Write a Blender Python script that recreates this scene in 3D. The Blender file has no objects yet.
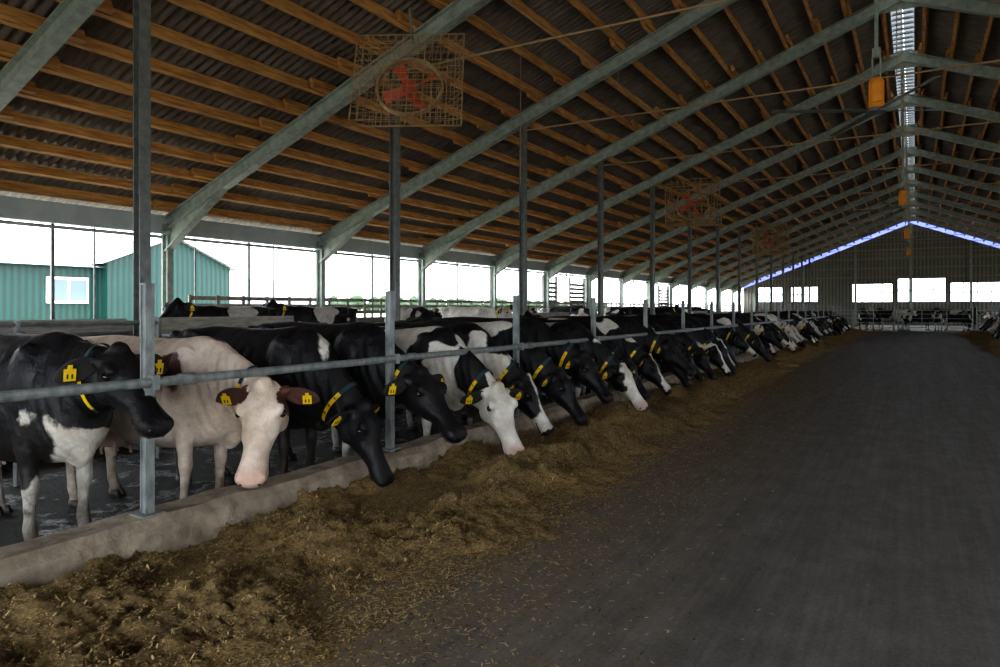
import bpy, math, random
import numpy as np
from mathutils import Vector, Matrix, noise as mnoise
random.seed(7); np.random.seed(7)
scene = bpy.context.scene
COL = scene.collection
scene.view_settings.view_transform = 'Standard'
try: scene.view_settings.look = 'Medium High Contrast'
except Exception: pass

# ------------------------------------------------------------------ materials
def new_mat(name):
    m = bpy.data.materials.new(name); m.use_nodes = True
    nt = m.node_tree; b = nt.nodes['Principled BSDF']
    return m, nt, b
def N(nt, t, **kw):
    n = nt.nodes.new(t)
    for k, v in kw.items(): setattr(n, k, v)
    return n
def L(nt, a, b): nt.links.new(a, b)
def ramp(nt, src, stops):
    r = N(nt, 'ShaderNodeValToRGB'); e = r.color_ramp.elements
    while len(e) < len(stops): e.new(0.5)
    for i, (p, c) in enumerate(stops):
        e[i].position = p; e[i].color = (c[0], c[1], c[2], 1)
    L(nt, src, r.inputs[0]); return r.outputs[0]
def coords(nt, scale=(1,1,1)):
    tc = N(nt, 'ShaderNodeTexCoord'); mp = N(nt, 'ShaderNodeMapping')
    mp.inputs['Scale'].default_value = scale
    L(nt, tc.outputs['Object'], mp.inputs[0]); return mp.outputs[0]
def noise(nt, vec, scale, detail=6, rough=0.6):
    n = N(nt, 'ShaderNodeTexNoise'); n.inputs['Scale'].default_value = scale
    n.inputs['Detail'].default_value = detail; n.inputs['Roughness'].default_value = rough
    L(nt, vec, n.inputs['Vector']); return n.outputs[0]
def bump(nt, b, h, strength=0.3, dist=0.01):
    bp = N(nt, 'ShaderNodeBump'); bp.inputs['Strength'].default_value = strength
    bp.inputs['Distance'].default_value = dist
    L(nt, h, bp.inputs['Height']); L(nt, bp.outputs[0], b.inputs['Normal']); return bp
def mix(nt, fac, a, c, mode='MIX'):
    m = N(nt, 'ShaderNodeMix', data_type='RGBA', blend_type=mode)
    if isinstance(fac, (int, float)): m.inputs[0].default_value = fac
    else: L(nt, fac, m.inputs[0])
    for i, s in ((6, a), (7, c)):
        if isinstance(s, tuple): m.inputs[i].default_value = (s[0], s[1], s[2], 1)
        else: L(nt, s, m.inputs[i])
    return m.outputs[2]
def simple(name, c1, c2, scale=5, rough=0.6, metal=0.0, st=(1,1,1), bmp=0.2, dist=0.004, detail=6):
    m, nt, b = new_mat(name)
    v = coords(nt, st); n = noise(nt, v, scale, detail)
    L(nt, ramp(nt, n, [(0.3, c1), (0.7, c2)]), b.inputs['Base Color'])
    b.inputs['Roughness'].default_value = rough; b.inputs['Metallic'].default_value = metal
    if bmp: bump(nt, b, n, bmp, dist)
    return m

M_steel = simple('galvanised_steel', (0.22,0.255,0.225), (0.40,0.45,0.40), 6, 0.5, 0.15)
M_fence = simple('fence_galvanised_steel', (0.13,0.14,0.14), (0.32,0.34,0.335), 14, 0.5, 0.2, (1,1,0.5))
M_steel_d = simple('dull_steel', (0.12,0.13,0.125), (0.23,0.24,0.23), 9, 0.5, 0.3)
M_purlin = simple('purlin_timber', (0.28,0.12,0.032), (0.76,0.40,0.125), 3, 0.7, 0, (6,0.7,6), 0.25)
M_plank = simple('weathered_plank', (0.16,0.14,0.12), (0.36,0.33,0.28), 4, 0.8, 0, (1,1,6), 0.3)
M_orange = simple('orange_enamel', (0.80,0.27,0.01), (0.95,0.38,0.02), 8, 0.4)
M_red = simple('red_enamel', (0.50,0.08,0.04), (0.65,0.14,0.07), 8, 0.4)
M_wire = simple('tan_wire', (0.36,0.23,0.12), (0.48,0.33,0.18), 12, 0.5, 0.1)
M_fascia = simple('eave_fascia_metal', (0.40,0.46,0.50), (0.53,0.59,0.62), 2, 0.5, 0.0)
M_white = simple('white_paint', (0.7,0.71,0.72), (0.82,0.82,0.82), 4, 0.5)

def mk_sheet():
    m, nt, b = new_mat('corrugated_fibre_cement')
    v = coords(nt); n = noise(nt, v, 0.8, 8); n2 = noise(nt, coords(nt, (1,8,1)), 3, 5)
    c = ramp(nt, n, [(0.3, (0.10,0.078,0.06)), (0.7, (0.22,0.185,0.15))])
    c = mix(nt, 0.4, c, ramp(nt, n2, [(0.35, (0.05,0.038,0.028)), (0.65, (0.30,0.265,0.23))]))
    L(nt, c, b.inputs['Base Color']); b.inputs['Roughness'].default_value = 0.5
    return m
M_sheet = mk_sheet()
def mk_lane():
    m, nt, b = new_mat('lane_concrete')
    v = coords(nt); n = noise(nt, v, 0.9, 10, 0.65); n2 = noise(nt, coords(nt, (2.2,0.12,1)), 1.4, 8, 0.7)
    n3 = noise(nt, v, 45, 8, 0.8); n4 = noise(nt, coords(nt, (1.3,0.8,1)), 3, 14, 0.82); n5 = noise(nt, coords(nt, (9,0.25,1)), 2.0, 8, 0.75)
    c = ramp(nt, n, [(0.3, (0.075,0.067,0.062)), (0.7, (0.165,0.152,0.142))])
    c = mix(nt, 0.45, c, ramp(nt, n2, [(0.38, (0.045,0.041,0.04)), (0.62, (0.21,0.195,0.18))]))
    c = mix(nt, 0.42, c, ramp(nt, n4, [(0.42, (0.025,0.022,0.02)), (0.58, (0.28,0.25,0.22))]))
    c = mix(nt, 0.22, c, ramp(nt, n5, [(0.42, (0.03,0.028,0.027)), (0.60, (0.27,0.25,0.23))]))
    c = mix(nt, 0.3, c, ramp(nt, n3, [(0.35, (0.03,0.028,0.026)), (0.65, (0.32,0.29,0.25))]))
    tc = N(nt, 'ShaderNodeTexCoord'); sp = N(nt, 'ShaderNodeSeparateXYZ'); L(nt, tc.outputs['Object'], sp.inputs[0])
    mr = N(nt, 'ShaderNodeMapRange'); mr.inputs[1].default_value = -0.9; mr.inputs[2].default_value = -2.9
    L(nt, sp.outputs[0], mr.inputs[0])
    mu = N(nt, 'ShaderNodeMath', operation='MULTIPLY'); L(nt, mr.outputs[0], mu.inputs[0])
    L(nt, ramp(nt, noise(nt, v, 3, 12, 0.8), [(0.38,(0,0,0)),(0.6,(1,1,1))]), mu.inputs[1])
    c = mix(nt, mu.outputs[0], c, (0.25,0.17,0.09))
    L(nt, c, b.inputs['Base Color'])
    L(nt, ramp(nt, n2, [(0.3, (0.45,)*3), (0.7, (0.8,)*3)]), b.inputs['Roughness'])
    bump(nt, b, n3, 0.6, 0.012); return m
M_lane = mk_lane()
def mk_pen():
    m, nt, b = new_mat('wet_pen_floor')
    v = coords(nt); n = noise(nt, v, 2.6, 8, 0.65)
    L(nt, ramp(nt, n, [(0.35, (0.008,0.007,0.006)), (0.7, (0.035,0.027,0.019))]), b.inputs['Base Color'])
    L(nt, ramp(nt, n, [(0.40, (0.12,)*3), (0.48, (0.85,)*3)]), b.inputs['Roughness'])
    b.inputs['Specular IOR Level'].default_value = 0.3
    bump(nt, b, noise(nt, v, 14, 8, 0.7), 1.0, 0.08); return m
M_pen = mk_pen()
M_conc = simple('curb_concrete', (0.14,0.11,0.075), (0.40,0.33,0.25), 6, 0.9, 0, (1,1,1), 1.0, 0.03, 14)
def mk_feed():
    m, nt, b = new_mat('silage_feed_mat')
    v = coords(nt); n = noise(nt, v, 2.5, 8, 0.7); n3 = noise(nt, v, 55, 8, 0.85)
    c = ramp(nt, n3, [(0.34, (0.03,0.018,0.007)), (0.5, (0.29,0.18,0.062)), (0.66, (0.88,0.62,0.26))])
    c = mix(nt, 0.35, c, ramp(nt, n, [(0.35, (0.08,0.045,0.018)), (0.65, (0.55,0.36,0.14))]), 'MIX')
    L(nt, c, b.inputs['Base Color']); b.inputs['Roughness'].default_value = 0.9
    bump(nt, b, n3, 1.0, 0.06); return m
M_feed = mk_feed()
def mk_straw():
    m, nt, b = new_mat('straw_bits_mat')
    a = N(nt, 'ShaderNodeAttribute', attribute_name='rnd')
    L(nt, ramp(nt, a.outputs['Fac'], [(0.0, (0.06,0.035,0.012)), (0.5, (0.36,0.24,0.09)), (1.0, (0.88,0.66,0.32))]), b.inputs['Base Color'])
    b.inputs['Roughness'].default_value = 0.8; return m
M_straw = mk_straw()
def tuple_mul(c, k): return (c[0]*k, c[1]*k, c[2]*k)
def ribbed(name, c1, c2, axis=1, per=0.25, rough=0.5):
    m, nt, b = new_mat(name)
    tc = N(nt, 'ShaderNodeTexCoord'); w = N(nt, 'ShaderNodeTexWave'); w.bands_direction = 'XYZ'[axis]
    w.inputs['Scale'].default_value = 0.314/per*1.0
    L(nt, tc.outputs['Object'], w.inputs[0])
    n = noise(nt, tc.outputs['Object'], 1.2, 6)
    c = ramp(nt, n, [(0.3, c1), (0.7, c2)])
    c = mix(nt, w.outputs[0], tuple_mul(c1, 0.6), c)
    L(nt, c, b.inputs['Base Color'])
    b.inputs['Roughness'].default_value = rough
    bump(nt, b, w.outputs[0], 0.8, 0.03); return m
M_wall_far = ribbed('ribbed_wall_grey', (0.19,0.18,0.145), (0.30,0.285,0.24), 0, 0.3)
M_teal = ribbed('teal_cladding', (0.002,0.036,0.031), (0.004,0.050,0.043), 1, 0.3)
M_roof_out = ribbed('pale_metal_roof', (0.35,0.38,0.40), (0.42,0.45,0.47), 1, 0.3)
M_lowwall = simple('low_wall_concrete', (0.22,0.21,0.2), (0.38,0.37,0.35), 3, 0.85)
M_grass = simple('outside_gravel', (0.34,0.33,0.25), (0.52,0.50,0.44), 0.35, 0.9)
M_leaf = simple('tree_leaves', (0.02,0.045,0.02), (0.045,0.08,0.04), 3, 0.9)
M_bark = simple('tree_bark', (0.08,0.06,0.04), (0.15,0.11,0.08), 8, 0.9)
m, nt, b = new_mat('window_glass'); b.inputs['Base Color'].default_value = (0.12,0.16,0.19,1); b.inputs['Roughness'].default_value = 0.1
M_glass = m
M_lying = simple('bedding_sand', (0.08,0.06,0.04), (0.18,0.14,0.10), 3, 0.95)
def mk_trans(name, col):
    m, nt, b = new_mat(name); out = nt.nodes['Material Output']
    t = N(nt, 'ShaderNodeBsdfTransparent'); t.inputs[0].default_value = (*col, 1)
    d = N(nt, 'ShaderNodeBsdfTranslucent'); d.inputs[0].default_value = (*col, 1)
    mx = N(nt, 'ShaderNodeMixShader')
    L(nt, ramp(nt, noise(nt, coords(nt), 4, 3), [(0.4,(0.2,)*3),(0.6,(0.6,)*3)]), mx.inputs[0])
    L(nt, t.outputs[0], mx.inputs[1]); L(nt, d.outputs[0], mx.inputs[2]); L(nt, mx.outputs[0], out.inputs[0]); return m
M_violet = mk_trans('blue_tinted_glazing', (0.085,0.10,0.34))
M_clear = mk_trans('clear_ridge_glazing', (0.25,0.26,0.27))

def mk_coat(name, dark, light):
    m, nt, b = new_mat(name)
    a = N(nt, 'ShaderNodeAttribute', attribute_name='coat'); p = N(nt, 'ShaderNodeAttribute', attribute_name='pink')
    v = coords(nt); n = noise(nt, v, 22, 4, 0.6)
    ad = N(nt, 'ShaderNodeMath', operation='MULTIPLY_ADD'); L(nt, n, ad.inputs[0]); ad.inputs[1].default_value = 0.14; L(nt, a.outputs['Fac'], ad.inputs[2])
    mr = N(nt, 'ShaderNodeMapRange'); mr.inputs[1].default_value = 0.045; mr.inputs[2].default_value = 0.095
    L(nt, ad.outputs[0], mr.inputs[0])
    n2 = noise(nt, v, 4, 10, 0.7)
    lt = mix(nt, ramp(nt, n2, [(0.40, (0,0,0)), (0.68, (0.8,0.8,0.8))]), light, (light[0]*0.5, light[1]*0.41, light[2]*0.30))
    dk = mix(nt, ramp(nt, n2, [(0.45, (0,0,0)), (0.75, (0.6,0.6,0.6))]), dark, (dark[0]+0.012, dark[1]+0.008, dark[2]+0.005))
    c = mix(nt, mr.outputs[0], dk, lt)
    c = mix(nt, p.outputs['Fac'], c, (0.44,0.24,0.19))
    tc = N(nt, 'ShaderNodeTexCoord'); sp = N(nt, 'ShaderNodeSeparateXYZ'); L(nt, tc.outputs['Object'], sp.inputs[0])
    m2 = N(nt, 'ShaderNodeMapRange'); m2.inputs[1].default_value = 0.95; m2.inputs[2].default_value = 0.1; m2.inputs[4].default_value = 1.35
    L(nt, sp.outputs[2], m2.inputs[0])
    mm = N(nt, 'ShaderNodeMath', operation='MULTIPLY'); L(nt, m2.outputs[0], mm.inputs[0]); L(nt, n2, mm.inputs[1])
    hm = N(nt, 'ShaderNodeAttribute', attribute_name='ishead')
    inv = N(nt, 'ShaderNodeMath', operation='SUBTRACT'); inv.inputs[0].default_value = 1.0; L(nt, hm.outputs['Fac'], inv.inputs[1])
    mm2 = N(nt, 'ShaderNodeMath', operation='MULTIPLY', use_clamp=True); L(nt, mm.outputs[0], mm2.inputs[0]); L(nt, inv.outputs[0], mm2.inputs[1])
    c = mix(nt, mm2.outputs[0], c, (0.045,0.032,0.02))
    L(nt, c, b.inputs['Base Color'])
    L(nt, ramp(nt, n2, [(0.35, (0.38,)*3), (0.65, (0.62,)*3)]), b.inputs['Roughness'])
    b.inputs['Specular IOR Level'].default_value = 0.36
    b1 = N(nt, 'ShaderNodeBump'); b1.inputs['Strength'].default_value = 0.8; b1.inputs['Distance'].default_value = 0.05
    L(nt, noise(nt, v, 5, 3, 0.5), b1.inputs['Height'])
    b2 = bump(nt, b, noise(nt, coords(nt, (1,1,0.4)), 80, 4), 0.7, 0.008); L(nt, b1.outputs[0], b2.inputs['Normal'])
    return m
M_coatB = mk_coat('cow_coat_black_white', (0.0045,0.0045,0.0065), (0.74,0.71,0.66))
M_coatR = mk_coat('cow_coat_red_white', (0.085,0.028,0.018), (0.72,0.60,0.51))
M_eye, nt, b = new_mat('cow_eye'); b.inputs['Base Color'].default_value = (0.008,0.006,0.005,1); b.inputs['Roughness'].default_value = 0.08
M_hoof = simple('cow_hoof', (0.02,0.017,0.014), (0.06,0.05,0.04), 15, 0.5)
M_nostril, nt, b = new_mat('cow_nostril'); b.inputs['Base Color'].default_value = (0.02,0.01,0.01,1)
M_tag = simple('yellow_tag', (0.78,0.50,0.008), (0.90,0.62,0.015), 30, 0.4)
M_collar = simple('collar_webbing', (0.012,0.035,0.045), (0.02,0.06,0.065), 30, 0.7)
M_num, nt, b = new_mat('tag_number_ink'); b.inputs['Base Color'].default_value = (0.015,0.015,0.015,1)
M_earB = simple('ear_hair_black', (0.01,0.01,0.011), (0.03,0.026,0.024), 30, 0.8)
M_earR = simple('ear_hair_red', (0.05,0.02,0.014), (0.12,0.05,0.035), 30, 0.8)
COWMATS = [M_coatB, M_eye, M_hoof, M_nostril, M_tag, M_collar, M_num, M_earB]

# ------------------------------------------------------------------ mesh builder
class MB:
    def __init__(s): s.v = []; s.f = []; s.mi = []
    def add(s, v, f, m=0):
        o = len(s.v); s.v += [tuple(p) for p in v]; s.f += [tuple(i+o for i in q) for q in f]; s.mi += [m]*len(f)
    def box(s, c, sz, m=0, R=None):
        x, y, z = sz[0]/2, sz[1]/2, sz[2]/2
        vs = [Vector((a*x, b_*y, c_*z)) for a in (-1,1) for b_ in (-1,1) for c_ in (-1,1)]
        if R is not None: vs = [R @ v for v in vs]
        vs = [v + Vector(c) for v in vs]
        s.add(vs, [(0,1,3,2),(4,6,7,5),(0,4,5,1),(2,3,7,6),(0,2,6,4),(1,5,7,3)], m)
    def prof(s, p0, p1, pts, up=(0,0,1), m=0):
        p0 = Vector(p0); p1 = Vector(p1); t = (p1-p0).normalized(); u = Vector(up)
        u = (u - t*u.dot(t)).normalized(); sd = t.cross(u); n = len(pts)
        vs = [p0+sd*a+u*b_ for a, b_ in pts] + [p1+sd*a+u*b_ for a, b_ in pts]
        fs = [(i, (i+1) % n, (i+1) % n + n, i+n) for i in range(n)] + [tuple(reversed(range(n))), tuple(range(n, 2*n))]
        s.add(vs, fs, m)
    def beam(s, p0, p1, w, h, m=0, up=(0,0,1)):
        s.prof(p0, p1, [(-w/2,-h/2),(w/2,-h/2),(w/2,h/2),(-w/2,h/2)], up, m)
    def ibeam(s, p0, p1, w, h, tf=0.02, tw=0.015, m=0, up=(0,0,1)):
        for (cx, cy, a, b_) in ((0, h/2-tf/2, w, tf), (0, -h/2+tf/2, w, tf), (0, 0, tw, h-2*tf)):
            s.prof(p0, p1, [(cx-a/2,cy-b_/2),(cx+a/2,cy-b_/2),(cx+a/2,cy+b_/2),(cx-a/2,cy+b_/2)], up, m)
    def cyl(s, p0, p1, r, n=10, m=0, r1=None):
        r1 = r if r1 is None else r1
        p0 = Vector(p0); p1 = Vector(p1); t = (p1-p0).normalized()
        u = Vector((0,0,1)) if abs(t.z) < 0.9 else Vector((1,0,0))
        u = (u-t*u.dot(t)).normalized(); sd = t.cross(u)
        vs = [p0+(sd*math.cos(a)+u*math.sin(a))*r for a in [2*math.pi*i/n for i in range(n)]] + \
             [p1+(sd*math.cos(a)+u*math.sin(a))*r1 for a in [2*math.pi*i/n for i in range(n)]]
        s.add(vs, [(i,(i+1)%n,(i+1)%n+n,i+n) for i in range(n)] + [tuple(reversed(range(n))), tuple(range(n,2*n))], m)
    def rings(s, R, m=0, caps=True):
        n = len(R[0]); vs = [p for r in R for p in r]; fs = []
        for k in range(len(R)-1):
            for i in range(n):
                j = (i+1) % n; fs.append((k*n+i, k*n+j, (k+1)*n+j, (k+1)*n+i))
        if caps: fs += [tuple(reversed(range(n))), tuple(range((len(R)-1)*n, len(R)*n))]
        s.add(vs, fs, m)
    def ell(s, c, r, m=0, n=12, F=None):
        c = Vector(c); R = []
        for k in range(1, 8):
            ph = math.pi*k/8
            ring = []
            for i in range(n):
                a = 2*math.pi*i/n
                p = Vector((math.cos(ph)*r[0], math.sin(ph)*math.cos(a)*r[1], math.sin(ph)*math.sin(a)*r[2]))
                if F is not None: p = F @ p
                ring.append(c+p)
            R.append(ring)
        s.rings(R, m)
    def obj(s, name, mats, smooth=False):
        me = bpy.data.meshes.new(name); me.from_pydata(s.v, [], s.f); me.update()
        for m in mats: me.materials.append(m)
        me.polygons.foreach_set('material_index', s.mi)
        if smooth: me.polygons.foreach_set('use_smooth', [True]*len(s.f))
        o = bpy.data.objects.new(name, me); COL.objects.link(o); return o

# ------------------------------------------------------------------ building constants
RX = -0.3; HALF = 15.0; SL = 0.39; Y0 = -6.0; Y1 = 75.2
XL = RX-HALF; XR = RX+HALF; PZ = -0.15
def z_raf(x): return 9.3 - SL*abs(x-RX)
def z_sheet(x): return 9.86 - SL*abs(x-RX)
BAY = 5.0; RAF = [0.3+BAY*i for i in range(-1, 15)]

b_ = MB(); b_.box((RX+0.0, (Y0+Y1)/2, -0.12), (8.2, Y1-Y0, 0.24), 0)
o = b_.obj('floor', [M_lane])
b_ = MB()
b_.box(((XL-4.4)/2, (Y0+Y1)/2, PZ-0.05), (-4.4-XL, Y1-Y0, 0.1), 0)
b_.box(((XR+3.8)/2, (Y0+Y1)/2, PZ-0.05), (XR-3.8, Y1-Y0, 0.1), 0)
b_.obj('floor_pen', [M_pen])
b_ = MB(); b_.box((0, 40, -0.80), (900, 900, 1.0)); b_.obj('outside_ground', [M_grass])

def wob(y, s): return mnoise.noise((y*0.7, s, 0.3))*0.02+mnoise.noise((y*3.1, s, 0.9))*0.014
for sgn, xc in ((-1, -4.36), (1, 3.98)):
    b_ = MB(); R = []
    for k in range(0, 480):
        y = -5.8+k*0.125
        w0, w1, h = 0.15+wob(y,1), 0.17+wob(y,2), 0.24+wob(y,3)*1.2
        R.append([(xc-w0-0.02,y,PZ-0.05),(xc-w0,y,h-0.05),(xc-w0+0.04,y,h),(xc,y,h+wob(y,4)),(xc+w1-0.06,y,h+wob(y,5)),(xc+w1,y,h-0.06),(xc+w1+0.03,y,0.08),(xc+w1+0.05,y,PZ-0.05)])
    b_.rings(R); b_.obj('feed_curb', [M_conc])
    xr = -4.3 if sgn < 0 else 3.95
    b_ = MB(); ys = [2.75+2.45*k for k in range(-3, 21)]
    b_.cyl((xr+0.065, -5.5, 1.12), (xr+0.065, 52.5, 1.12), 0.032, 12)
    for y in ys:
        b_.ibeam((xr, y, 0.2), (xr, y, 1.75), 0.062, 0.062, 0.01, 0.04, 0, (1,0,0))
        b_.box((xr, y, 1.755), (0.07, 0.07, 0.012))
        b_.box((xr, y, 0.262), (0.15, 0.15, 0.012))
        b_.box((xr+0.05, y, 1.12), (0.10, 0.05, 0.09))
        b_.cyl((xr+0.065, y+0.18, 1.12), (xr+0.065, y+0.30, 1.12), 0.042, 12)
    b_.obj('feed_rail_fence', [M_fence])

for i, y in enumerate(RAF):
    b_ = MB()
    for s in (-1, 1):
        xe = RX+s*HALF; n = Vector((s*SL, 0, 1)).normalized()
        p0 = Vector((xe, y, z_raf(xe)+0.16)); p1 = Vector((RX, y, z_raf(RX)+0.16))
        b_.ibeam(p0, p1, 0.2, 0.3, 0.022, 0.016, 0, n)
        a = Vector((xe, 0, 2.95)); c = Vector((xe-s*2.1, 0, z_raf(xe-s*2.1)+0.02)); d = Vector((xe, 0, z_raf(xe)+0.1))
        vs = [(q.x, y+dy, q.z) for dy in (-0.009, 0.009) for q in (a, c, d)]
        b_.add(vs, [(0,1,2),(5,4,3),(0,3,4,1),(1,4,5,2),(2,5,3,0)])
        b_.beam((a.x, y, a.z), (c.x, y, c.z), 0.2, 0.022)
    b_.box((RX, y, 9.35), (1.2, 0.02, 0.5))
    b_.obj('roof_rafter', [M_steel])
    for s in (-1, 1):
        xt = -8.4 if s < 0 else 7.8
        b_ = MB()
        b_.ibeam((xt, y, PZ), (xt, y, z_raf(xt)+0.02), 0.145, 0.145, 0.016, 0.014, 0, (1,0,0))
        b_.box((xt, y, PZ+0.015), (0.30,0.30,0.03))
        for zz in (0.4, z_raf(xt)-0.03): b_.box((xt, y, zz), (0.2, 0.18, 0.02))
        b_.obj('steel_column', [M_steel_d])
        b_ = MB(); xe = RX+s*HALF
        b_.ibeam((xe, y, PZ-0.1), (xe, y, z_raf(xe)+0.15), 0.16, 0.2, 0.02, 0.014, 0, (1,0,0))
        b_.obj('wall_column', [M_steel])
    b_ = MB(); b_.cyl((-8.3, y, 6.02), (7.7, y, 6.02), 0.018, 6)
    b_.cyl((RX, y, 6.02), (RX, y, 9.3), 0.01, 6)
    b_.obj('tie_rod', [M_wire])

b_ = MB(); n_p = 21
for s in (-1, 1):
    nrm = Vector((s*SL, 0, 1)).normalized()
    for k in range(n_p):
        dx = 0.5 + k*(HALF-0.75)/(n_p-1); x = RX+s*dx
        for i in range(-1, len(RAF)):
            ya = (RAF[i] if i >= 0 else Y0)-0.55; yb = (RAF[i+1] if i+1 < len(RAF) else Y1)+0.55
            ya = max(ya, Y0); yb = min(yb, Y1)
            off = 0.05 if i % 2 else -0.05
            jz = random.uniform(-0.015, 0.015)
            c = Vector((x+off, 0, z_raf(x+off)+0.33+0.1+jz))
            b_.beam((c.x, ya, c.z), (c.x, yb, c.z), 0.085, 0.19, 0, nrm)
            if i >= 0: b_.box((x, RAF[i]+0.12, z_raf(x)+0.42), (0.22, 0.05, 0.14))
b_.obj('roof_purlins', [M_purlin])

NY = int((Y1-Y0)/0.177*6)
for s in (-1, 1):
    ys = np.linspace(Y0-0.3, Y1+0.3, NY)
    wv = 0.034*np.sin(2*np.pi*ys/0.177)
    nr = 9; edges = np.linspace(0.30, HALF+0.7, nr+1)
    V = []; F = []
    for r in range(nr):
        for e, lift in ((edges[r]-(0.0 if r == 0 else 0.1), 0.03), (edges[r+1], 0.0)):
            x = RX+s*e
            V.append(np.stack([np.full(NY, x), ys, z_sheet(x)+wv+lift], 1))
        o0 = 2*r*NY
        idx = np.arange(NY-1)
        q = np.stack([o0+idx, o0+idx+1, o0+NY+idx+1, o0+NY+idx], 1); F.append(q)
    V = np.concatenate(V); F = np.concatenate(F)
    me = bpy.data.meshes.new('ceiling'); me.from_pydata(V.tolist(), [], F.tolist()); me.update()
    me.polygons.foreach_set('use_smooth', [True]*len(F)); me.materials.append(M_sheet)
    o = bpy.data.objects.new('ceiling', me); COL.objects.link(o)
b_ = MB(); 
for s in (-1, 1):
    b_.beam((RX+s*0.3, Y0, 9.74), (RX+s*0.3, Y1, 9.74), 0.04, 0.12)
    b_.box((RX+s*0.15, (Y0+Y1)/2, 9.93), (0.30, Y1-Y0, 0.006), 1, Matrix.Rotation(s*0.3, 3, 'Y'))
y = Y0
while y < Y1:
    b_.beam((RX-0.3, y, 9.84), (RX+0.3, y, 9.84), 0.09, 0.05); y += 0.42
b_.obj('ridge_vent', [M_steel_d, M_clear])

for s in (-1, 1):
    xe = RX+s*(HALF+0.18)
    b_ = MB()
    b_.box((xe, (Y0+Y1)/2, 0.5), (0.16, Y1-Y0, 1.6), 0)
    b_.box((xe, (Y0+Y1)/2, 3.60), (0.10, Y1-Y0, 0.42), 1)
    b_.box((RX+s*(HALF-0.02), (Y0+Y1)/2, 3.38), (0.2, Y1-Y0, 0.06), 1)
    for zz in (1.47, 1.66, 1.85):
        b_.box((xe, (Y1+11)/2, zz), (0.03, Y1-11, 0.1), 2)
    y = RAF[0]-2.5
    while y < Y1:
        b_.box((xe, y, 2.35), (0.06, 0.06, 2.1), 3)
        y += 2.5
    y = RAF[0]-2.5+0.9
    while y < Y1:
        b_.box((xe+0.05*s, y, 2.35), (0.03, 0.03, 2.1), 3)
        y += 2.5
    b_.cyl((xe, Y0, 3.3), (xe, Y1, 3.3), 0.04, 8, 0)
    y = 11
    while y < Y1:
        b_.box((xe-0.03*s, y, 1.6), (0.05, 0.08, 0.65), 2); y += 0.8
    for (ya, yb) in ((30.2, 31.6), (33.2, 35.0), (48, 50)):
        b_.box((xe, ya, 2.2), (0.12, 0.12, 2.0), 0); b_.box((xe, yb, 2.2), (0.12, 0.12, 2.0), 0)
        for k in range(7): b_.box((xe, (ya+yb)/2, 1.5+k*0.22), (0.03, yb-ya, 0.13), 2)
    b_.obj('wall_left' if s < 0 else 'wall_right', [M_lowwall, M_fascia, M_plank, M_steel_d])

def end_wall(name, y, wins, mats, gap):
    b_ = MB()
    xs = sorted(set([XL, XR] + [w[0] for w in wins] + [w[1] for w in wins]))
    for a, c in zip(xs[:-1], xs[1:]):
        cuts = [w for w in wins if w[0] <= a+1e-6 and w[1] >= c-1e-6]
        segs = []; z = -0.2
        for w in cuts:
            if w[2] > z: segs.append((z, w[2]))
            z = w[3]
        for (u, v) in segs: b_.box(((a+c)/2, y, (u+v)/2), (c-a, 0.1, v-u))
        sub = [a] + ([RX] if a < RX < c else []) + [c]
        for p, q in zip(sub[:-1], sub[1:]):
            zp, zq = z_sheet(p)-gap, z_sheet(q)-gap
            vs = [(p,y-0.05,z),(q,y-0.05,z),(q,y-0.05,zq),(p,y-0.05,zp),(p,y+0.05,z),(q,y+0.05,z),(q,y+0.05,zq),(p,y+0.05,zp)]
            b_.add(vs, [(0,1,2,3),(7,6,5,4),(0,4,5,1),(1,5,6,2),(2,6,7,3),(3,7,4,0)])
    for s in (-1, 1):
        p, q = RX, RX+s*HALF
        b_.add([(p,y,z_sheet(p)-gap),(q,y,z_sheet(q)-gap),(q,y,z_sheet(q)),(p,y,z_sheet(p))], [(0,1,2,3)], 4)
    sg = -1 if y > 0 else 1
    for w in wins:
        if w[2] < 0.5: continue
        for k in range(5):
            x = w[0]+(w[1]-w[0])*k/4; b_.box((x, y, (w[2]+w[3])/2), (0.09, 0.08, w[3]-w[2]), 1)
        for zz in (w[2], w[3], (w[2]+w[3])/2): b_.box(((w[0]+w[1])/2, y, zz), (w[1]-w[0], 0.08, 0.09), 1)
    for k in range(6):
        z = 4.5+k*0.85
        hw = min((z_sheet(RX)-gap-z)/SL, HALF)
        if hw > 0.5: b_.box((RX, y+sg*0.1, z), (2*hw-0.2, 0.12, 0.12), 2)
    for k in range(-3, 4):
        x = RX+k*4.6; 
        if y < 0 and abs(k) < 2: continue
        b_.box((x, y+sg*0.15, (z_sheet(x)-gap)/2), (0.2, 0.2, z_sheet(x)-gap), 3)
    return b_.obj(name, mats)
EWM = [M_wall_far, M_steel_d, M_plank, M_steel, M_violet]
end_wall('wall_far', Y1, [(-13.8,-11.4,2.2,3.7),(-10.7,-8.2,2.2,3.7),(-5.2,-1.8,2.15,3.9),(-1.4,2.4,2.15,4.35),(2.75,6.8,2.15,3.9),(8,11,2.2,3.7)], EWM, 0.42)
end_wall('wall_back', Y0, [(-7.0,6.4,-0.2,4.6)], EWM, 0.42)

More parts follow.
